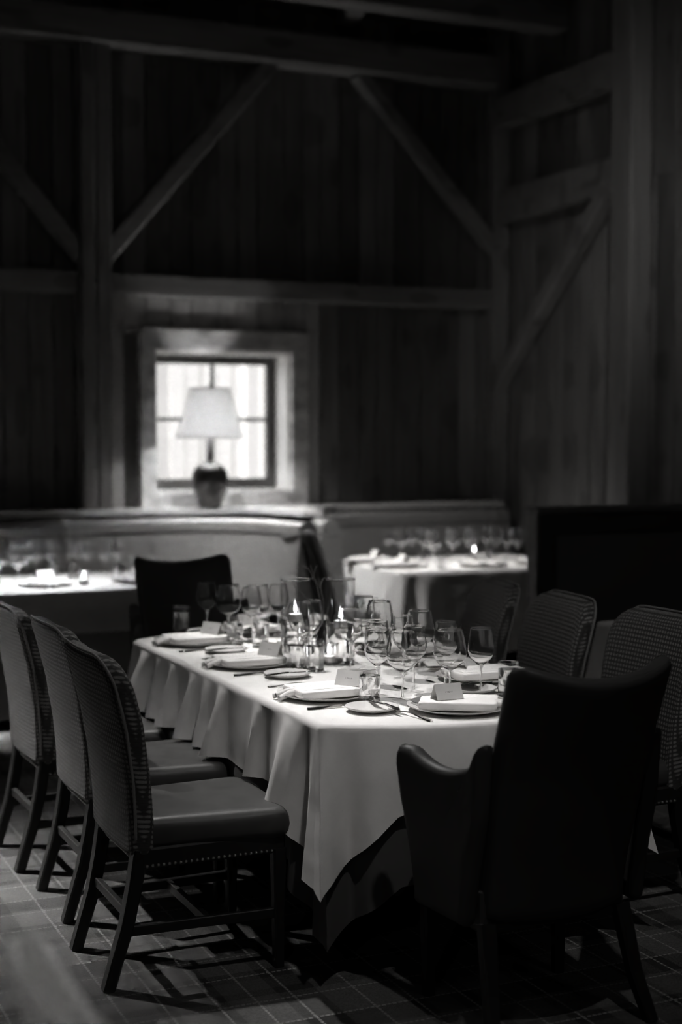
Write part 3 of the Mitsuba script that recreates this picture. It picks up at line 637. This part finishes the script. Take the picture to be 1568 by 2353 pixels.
BLADE = shape(flat_bar([(-.001, .0055), (.01, .005), (.05, .004), (.09, .003), (.115, .002), (.122, .002)], [.004, .0075, .009, .0085, .005, .001], .0018), 'silver', 35)
KNIFE = [('handle', HANDLE), ('blade', BLADE)]
fh = flat_bar([(-.10, .003), (-.095, .003), (-.06, .0045), (0, .011), (.03, .010)], [.0055, .009, .0055, .0028, .0032], .003)
fs = flat_bar([(.028, .010), (.04, .0075), (.055, .0060)], [.0035, .0105, .0115], .002)
ft = cat([flat_bar([(.054, .006), (.08, .0055), (.10, .0095)], [.0016, .0016, .0009], .0018).apply_translation([dx, 0, 0]) for dx in (-.0095, -.0032, .0032, .0095)])
FORK = [('handle', shape(cat([fh, fs]), 'silver', 35)), ('tines', shape(ft, 'silver', 35))]
sb, _ = pillow([(.021 * math.cos(a), .075 + .032 * math.sin(a)) for a in np.linspace(0, 2 * PI, 40)[:-1]], .002, .002, lambda a, b, t: np.stack([a, b, .010 + t - .006 * (1 - (a / .021) ** 2 * .9 - ((b - .075) / .032) ** 2 * .9)], 1), 40, (0, .075))
SPOON = [('handle', shape(fh.copy().apply_translation([0, .012, 0]), 'silver', 35)), ('bowl', shape(sb, 'silver', True))]
def local(x, y, rot):
    c, s = math.cos(math.radians(rot)), math.sin(math.radians(rot))
    return lambda a, b: (x + c * a - s * b, y + s * a + c * b)
def setting(x, y, rot, who, bread=(-.25, .10), card=(0.02, .03, 0), napkin_rot=0, fancy=False, full=True, group='', fork=(-.205, -.01, 0), knife=(.20, -.02, 0), cr=0, spoon=True):
    """one place setting; rot 0 = a diner at -y looking to +y"""
    L = local(x, y, rot)
    put('charger_plate', CHARGER if fancy else CHARGER_PLAIN, to=at(x, y, TZ, rot), label=f'charger plate {who}', category='plate', group='charger plates' + group)
    place('napkin', NAPKIN, at(x, y, TZ - .006 + .0, rot + napkin_rot), f'folded white napkin on the plate {who}', 'napkin', 'folded napkins' + group)
    if not fancy: put('menu_card', MENU, to=at(*L(.0, .0), TZ + .0348, rot + napkin_rot), label=f'printed white menu card on the napkin {who}', category='menu', group='menu cards' + group)
    put('place_card', TENT, to=at(*L(card[0], card[1]), TZ + (.0352 if fancy else .0361), rot + card[2]), label=f'folded tent place card {who}', category='place card', group='place cards' + group)
    if not full: return
    put('bread_plate', BREAD, to=at(*L(*bread), TZ, rot), label=f'small white bread plate {who}', category='plate', group='bread plates' + group)
    place('butter_knife', KNIFE, at(*L(bread[0] + .035, bread[1] - .01), TZ + .0165, rot + 4, .8), f'small butter knife resting on the bread plate {who}', 'knife', 'butter knives' + group)
    place('fork', FORK, at(*L(fork[0], fork[1]), TZ, rot + fork[2]), f'silver fork left of the plate {who}', 'fork', 'forks' + group)
    place('knife', KNIFE, at(*L(knife[0], knife[1]), TZ, rot + knife[2]), f'silver knife right of the plate {who}', 'knife', 'table knives' + group)
    if spoon: place('spoon', SPOON, at(*L(knife[0] + .04, knife[1]), TZ, rot + knife[2]), f'silver spoon beside the knife {who}', 'spoon', 'spoons' + group)
setting(2.126, 3.842, 0, 'at the near end of the long table', bread=(-.249, .088), card=(-.035, .01, 2), napkin_rot=58, fancy=True, fork=(-.18, -.035, 10), knife=(.21, 0, 0))
setting(1.850, 4.211, -90, 'nearest on the left side', bread=(-.40, .03), card=(.02, .075, 38), fork=(-.22, -.01, -8), knife=(.185, -.03, 0), spoon=False)
setting(1.850, 4.900, -90, 'second on the left side', bread=(-.33, .03), card=(.02, .075, 30), spoon=False)
setting(1.850, 5.507, -90, 'third on the left side', bread=(-.25, .13), card=(.0, .07, 30), full=True, spoon=False)
setting(2.47, 4.30, 90, 'nearest on the right side', bread=(-.21, .16), card=(.06, .05, -30), full=True)
setting(2.47, 4.95, 90, 'second on the right side', card=(0, .06, -20), full=True)
setting(2.47, 5.55, 90, 'third on the right side', card=(0, .06, 20), full=False)
setting(2.175, 5.74, 180, 'at the far end of the long table', card=(.03, .03, 10), full=False)

ORD = 'first second third fourth fifth sixth seventh eighth ninth tenth eleventh twelfth thirteenth fourteenth'.split()
def by_left(pts): return sorted(pts, key=lambda p: (p[0] * math.cos(YAW) - p[1] * math.sin(YAW)) / (p[0] * math.sin(YAW) + p[1] * math.cos(YAW)))
G1 = 'wine glasses on the long table'
for x, y, kd, lb in ((2.003, 4.154, SMALL, 'wine glass behind the near water glass, left of the cluster'), (2.045, 4.06, LARGE, 'broad wine glass in front of the cluster beside the bread plate'),
                     (2.348, 4.529, LARGE, 'tallest-looking wine glass at the back of the right cluster'), (2.141, 4.17, SMALL, 'wine glass in the middle of the near cluster'),
                     (2.23, 4.42, SMALL, 'wine glass half hidden behind the middle of the cluster'), (2.289, 4.227, SMALL, 'wine glass second from the right, behind the large one'),
                     (2.204, 4.041, LARGE, 'large wine glass behind the near place card'), (2.31, 4.030, SMALL, 'wine glass on the right edge of the near cluster'),
                     (2.142, 4.664, SMALL, 'wine glass right in front of the second candle cylinder'), (2.097, 4.351, SMALL, 'wine glass behind the leftmost glass of the near cluster'),
                     (1.989, 5.773, SMALL, 'wine glass standing alone before the far black armchair'), (2.036, 5.635, LARGE, 'wine glass right of the lone far one'),
                     (2.085, 5.50, SMALL, 'wine glass before the curved booth end, left one'), (2.15, 5.60, LARGE, 'wine glass before the curved booth end, right one'),
                     (2.236, 5.583, SMALL, 'wine glass left of the first candle cylinder'), (2.058, 4.923, LARGE, 'wine glass in front of the first candle cylinder'),
                     (2.125, 4.97, SMALL, 'wine glass between the two candle cylinders'), (2.364, 5.02, SMALL, 'wine glass behind the second candle cylinder'),
                     (2.351, 4.86, LARGE, 'wine glass right of the second candle cylinder')):
    wine(x, y, kd, lb, G1)
G2 = 'water glasses on the long table'
for x, y, lb in ((1.929, 4.055, 'water glass nearest the viewer behind the bread plate'), (2.385, 3.985, 'water glass at the right beside the black armchair'), (1.968, 4.75, 'water glass left in front of the first candle'),
                 (2.02, 4.70, 'water glass right in front of the first candle'), (1.987, 5.428, 'water glass beside the third left plate'), (1.905, 5.86, 'water glass at the far left corner of the long table'), (2.06, 5.33, 'water glass in the far middle of the long table')):
    tumbler(x, y, lb, G2)

def hurricane(x, y, label, R=.053, H=.31, cr=.024, ch=.185, group='candle cylinders', water=.170):
    k = thing('candle_cylinder', label, 'candle holder', group)
    M = at(x, y, TZ)
    put('cylinder', shape(lathe([(R, .008), (R, H)], 40), 'thin_glass', True), k, M)
    put('rim', shape(trimesh.creation.torus(R, .0024, major_sections=40, minor_sections=8).apply_translation([0, 0, H]), 'solid_glass', True), k, M)
    put('base', shape(lathe([(0, .0004), (R * .96, .0004), (R, .003), (R, .0075), (0, .0075)], 40), 'solid_glass', 40), k, M)
    if water: put('water', shape(lathe([(0, .009), (R * .965, .009), (R * .965, water), (0, water)], 40), 'water', 40), k, M)
    c = thing('candle', f'lit candle in the {label}'.replace('glass ', '').replace('the long table', 'the table'), 'candle', 'lit candles')
    lo = water - .012 if water else .0080
    put('wax', shape(lathe([(0, lo), (cr * .8, lo), (cr, lo + .006), (cr, ch), (cr * .9, ch + .002), (cr * .75, ch - .004), (0, ch - .005)], 32), 'wax', 40), c, M)
    put('wick', shape(sweep([(0, 0, ch - .006), (0, 0, ch + .003), (.001, 0, ch + .008)], .0009, sides=6, up=(0, 1, 0)), 'wick'), c, M)
    fl = lathe(smooth_profile([(0, ch + .006), (.0045, ch + .012), (.0055, ch + .019), (.003, ch + .033), (0, ch + .044)], 16), 14)
    put('flame', {**mikit.ply(fl, 'wax', smooth=True), 'emitter': {'type': 'area', 'radiance': rgb(FLAME), 'sampling_weight': 0.15}}, c, M)
hurricane(2.005, 4.842, 'tall glass candle cylinder left on the long table')
hurricane(2.187, 4.848, 'tall glass candle cylinder right on the long table', H=.305, ch=.150, water=.135)
def votive(x, y, label, group): hurricane(x, y, label, R=.034, H=.075, cr=.022, ch=.03, group=group, water=0)
votive(2.12, 4.80, 'low glass votive between the two candle cylinders', 'votives')
votive(2.12, 5.25, 'low glass votive behind the two candle cylinders', 'votives')
votive(2.02, 7.95, 'low glass votive on the left background table', 'votives')
votive(4.93, 8.70, 'low glass votive on the right background table', 'votives')
def twigs(x, y, tips, label, z0=TZ):
    k = thing('twig_arrangement', label, 'twigs', 'twig arrangements')
    M = at(x, y, z0)
    put('vase', shape(lathe(smooth_profile([(0, .0005), (.028, .0005), (.034, .02), (.030, .06), (.016, .10), (.018, .12), (.015, .12), (.013, .10), (.02, .06), (0, .03)], 30), 28), 'vase_glaze', True), k, M)
    for tx, ty, tz in tips:
        a, b = np.array([0, 0, .08]), np.array([tx, ty, tz]); mid = (a + b) / 2 + [.01, 0, .01]
        st = sweep(resample(np.array([a, mid, b]), 8, False), .0016, sides=6, up=(0, 1, 0), taper=np.linspace(1.1, .6, 8))
        ex = [sweep([b * .8 + a * .2, b * .9 + a * .1 + [s * .014, 0, .012], b + [s * .03, .004, -.002]], .0010, sides=5, up=(0, 1, 0)) for s in (-1, 1)]
        put('twig', shape(cat([st] + ex), 'twig', True), k, M)
twigs(2.23, 5.10, ((-.055, 0, .335), (.045, 0, .36), (-.11, .05, .27), (.0, .05, .28)), 'vase of bare twigs behind the two candle cylinders')
twigs(2.06, 8.35, ((-.05, 0, .36), (.06, 0, .38)), 'vase of bare twigs on the left background table')
twigs(4.92, 8.52, ((-.06, 0, .37), (.08, 0, .42)), 'vase of bare twigs on the right background table')

# background tables
GL = 'wine glasses on the left background table'
for i, (x, y) in enumerate(by_left(((1.60, 8.20), (1.69, 8.12), (1.74, 8.47), (1.80, 8.40), (1.87, 8.50), (1.95, 8.46), (2.10, 8.50), (2.16, 8.42), (2.28, 8.45), (2.33, 8.36), (2.40, 8.21), (2.49, 8.17), (1.55, 8.45)))):
    wine(x, y, (SMALL_FAR, LARGE_FAR)[i % 2], f'{ORD[i]} wine glass from the left on the left background table', GL)
for x, y, lb in ((1.95, 8.40, 'water glass left of the candle on the left background table'), (2.25, 8.05, 'water glass right of the candle on the left background table'), (1.53, 8.02, 'water glass at the left frame edge on the left background table')):
    tumbler(x, y, lb, 'water glasses on the left background table')
setting(1.82, 8.0, 0, 'on the left background table, left one', card=(0, .03, 5), full=False, group=' on the left background table')
setting(2.36, 8.0, 0, 'on the left background table, right one', card=(0, .03, 5), full=False, group=' on the left background table')
GR = 'wine glasses on the right background table'
for i, (x, y) in enumerate(by_left(((4.26, 8.68), (4.33, 8.62), (4.44, 8.68), (4.48, 8.58), (4.46, 8.46), (4.40, 8.30), (4.69, 8.62), (4.767, 8.504), (4.86, 8.60), (4.906, 8.48), (4.987, 8.507), (4.936, 8.279), (5.06, 8.35), (4.60, 8.40)))):
    wine(x, y, (SMALL_FAR, LARGE_FAR)[i % 2], f'{ORD[i]} wine glass from the left on the right background table', GR)
for x, y, lb in ((4.22, 8.10, 'water glass at the near edge of the right background table, left one'), (4.30, 8.00, 'water glass at the near edge of the right background table, right one'), (4.75, 8.2, 'water glass in the middle of the right background table')):
    tumbler(x, y, lb, 'water glasses on the right background table')
setting(4.10, 8.22, -90, 'at the left end of the right background table', full=False, group=' on the right background table')
setting(4.10, 8.62, -90, 'at the far left of the right background table', full=False, group=' on the right background table')
setting(4.62, 8.05, 0, 'at the front of the right background table', card=(0, .03, 0), full=False, group=' on the right background table')
setting(5.04, 8.06, 0, 'at the front right of the right background table', card=(0, .03, 0), full=False, group=' on the right background table')
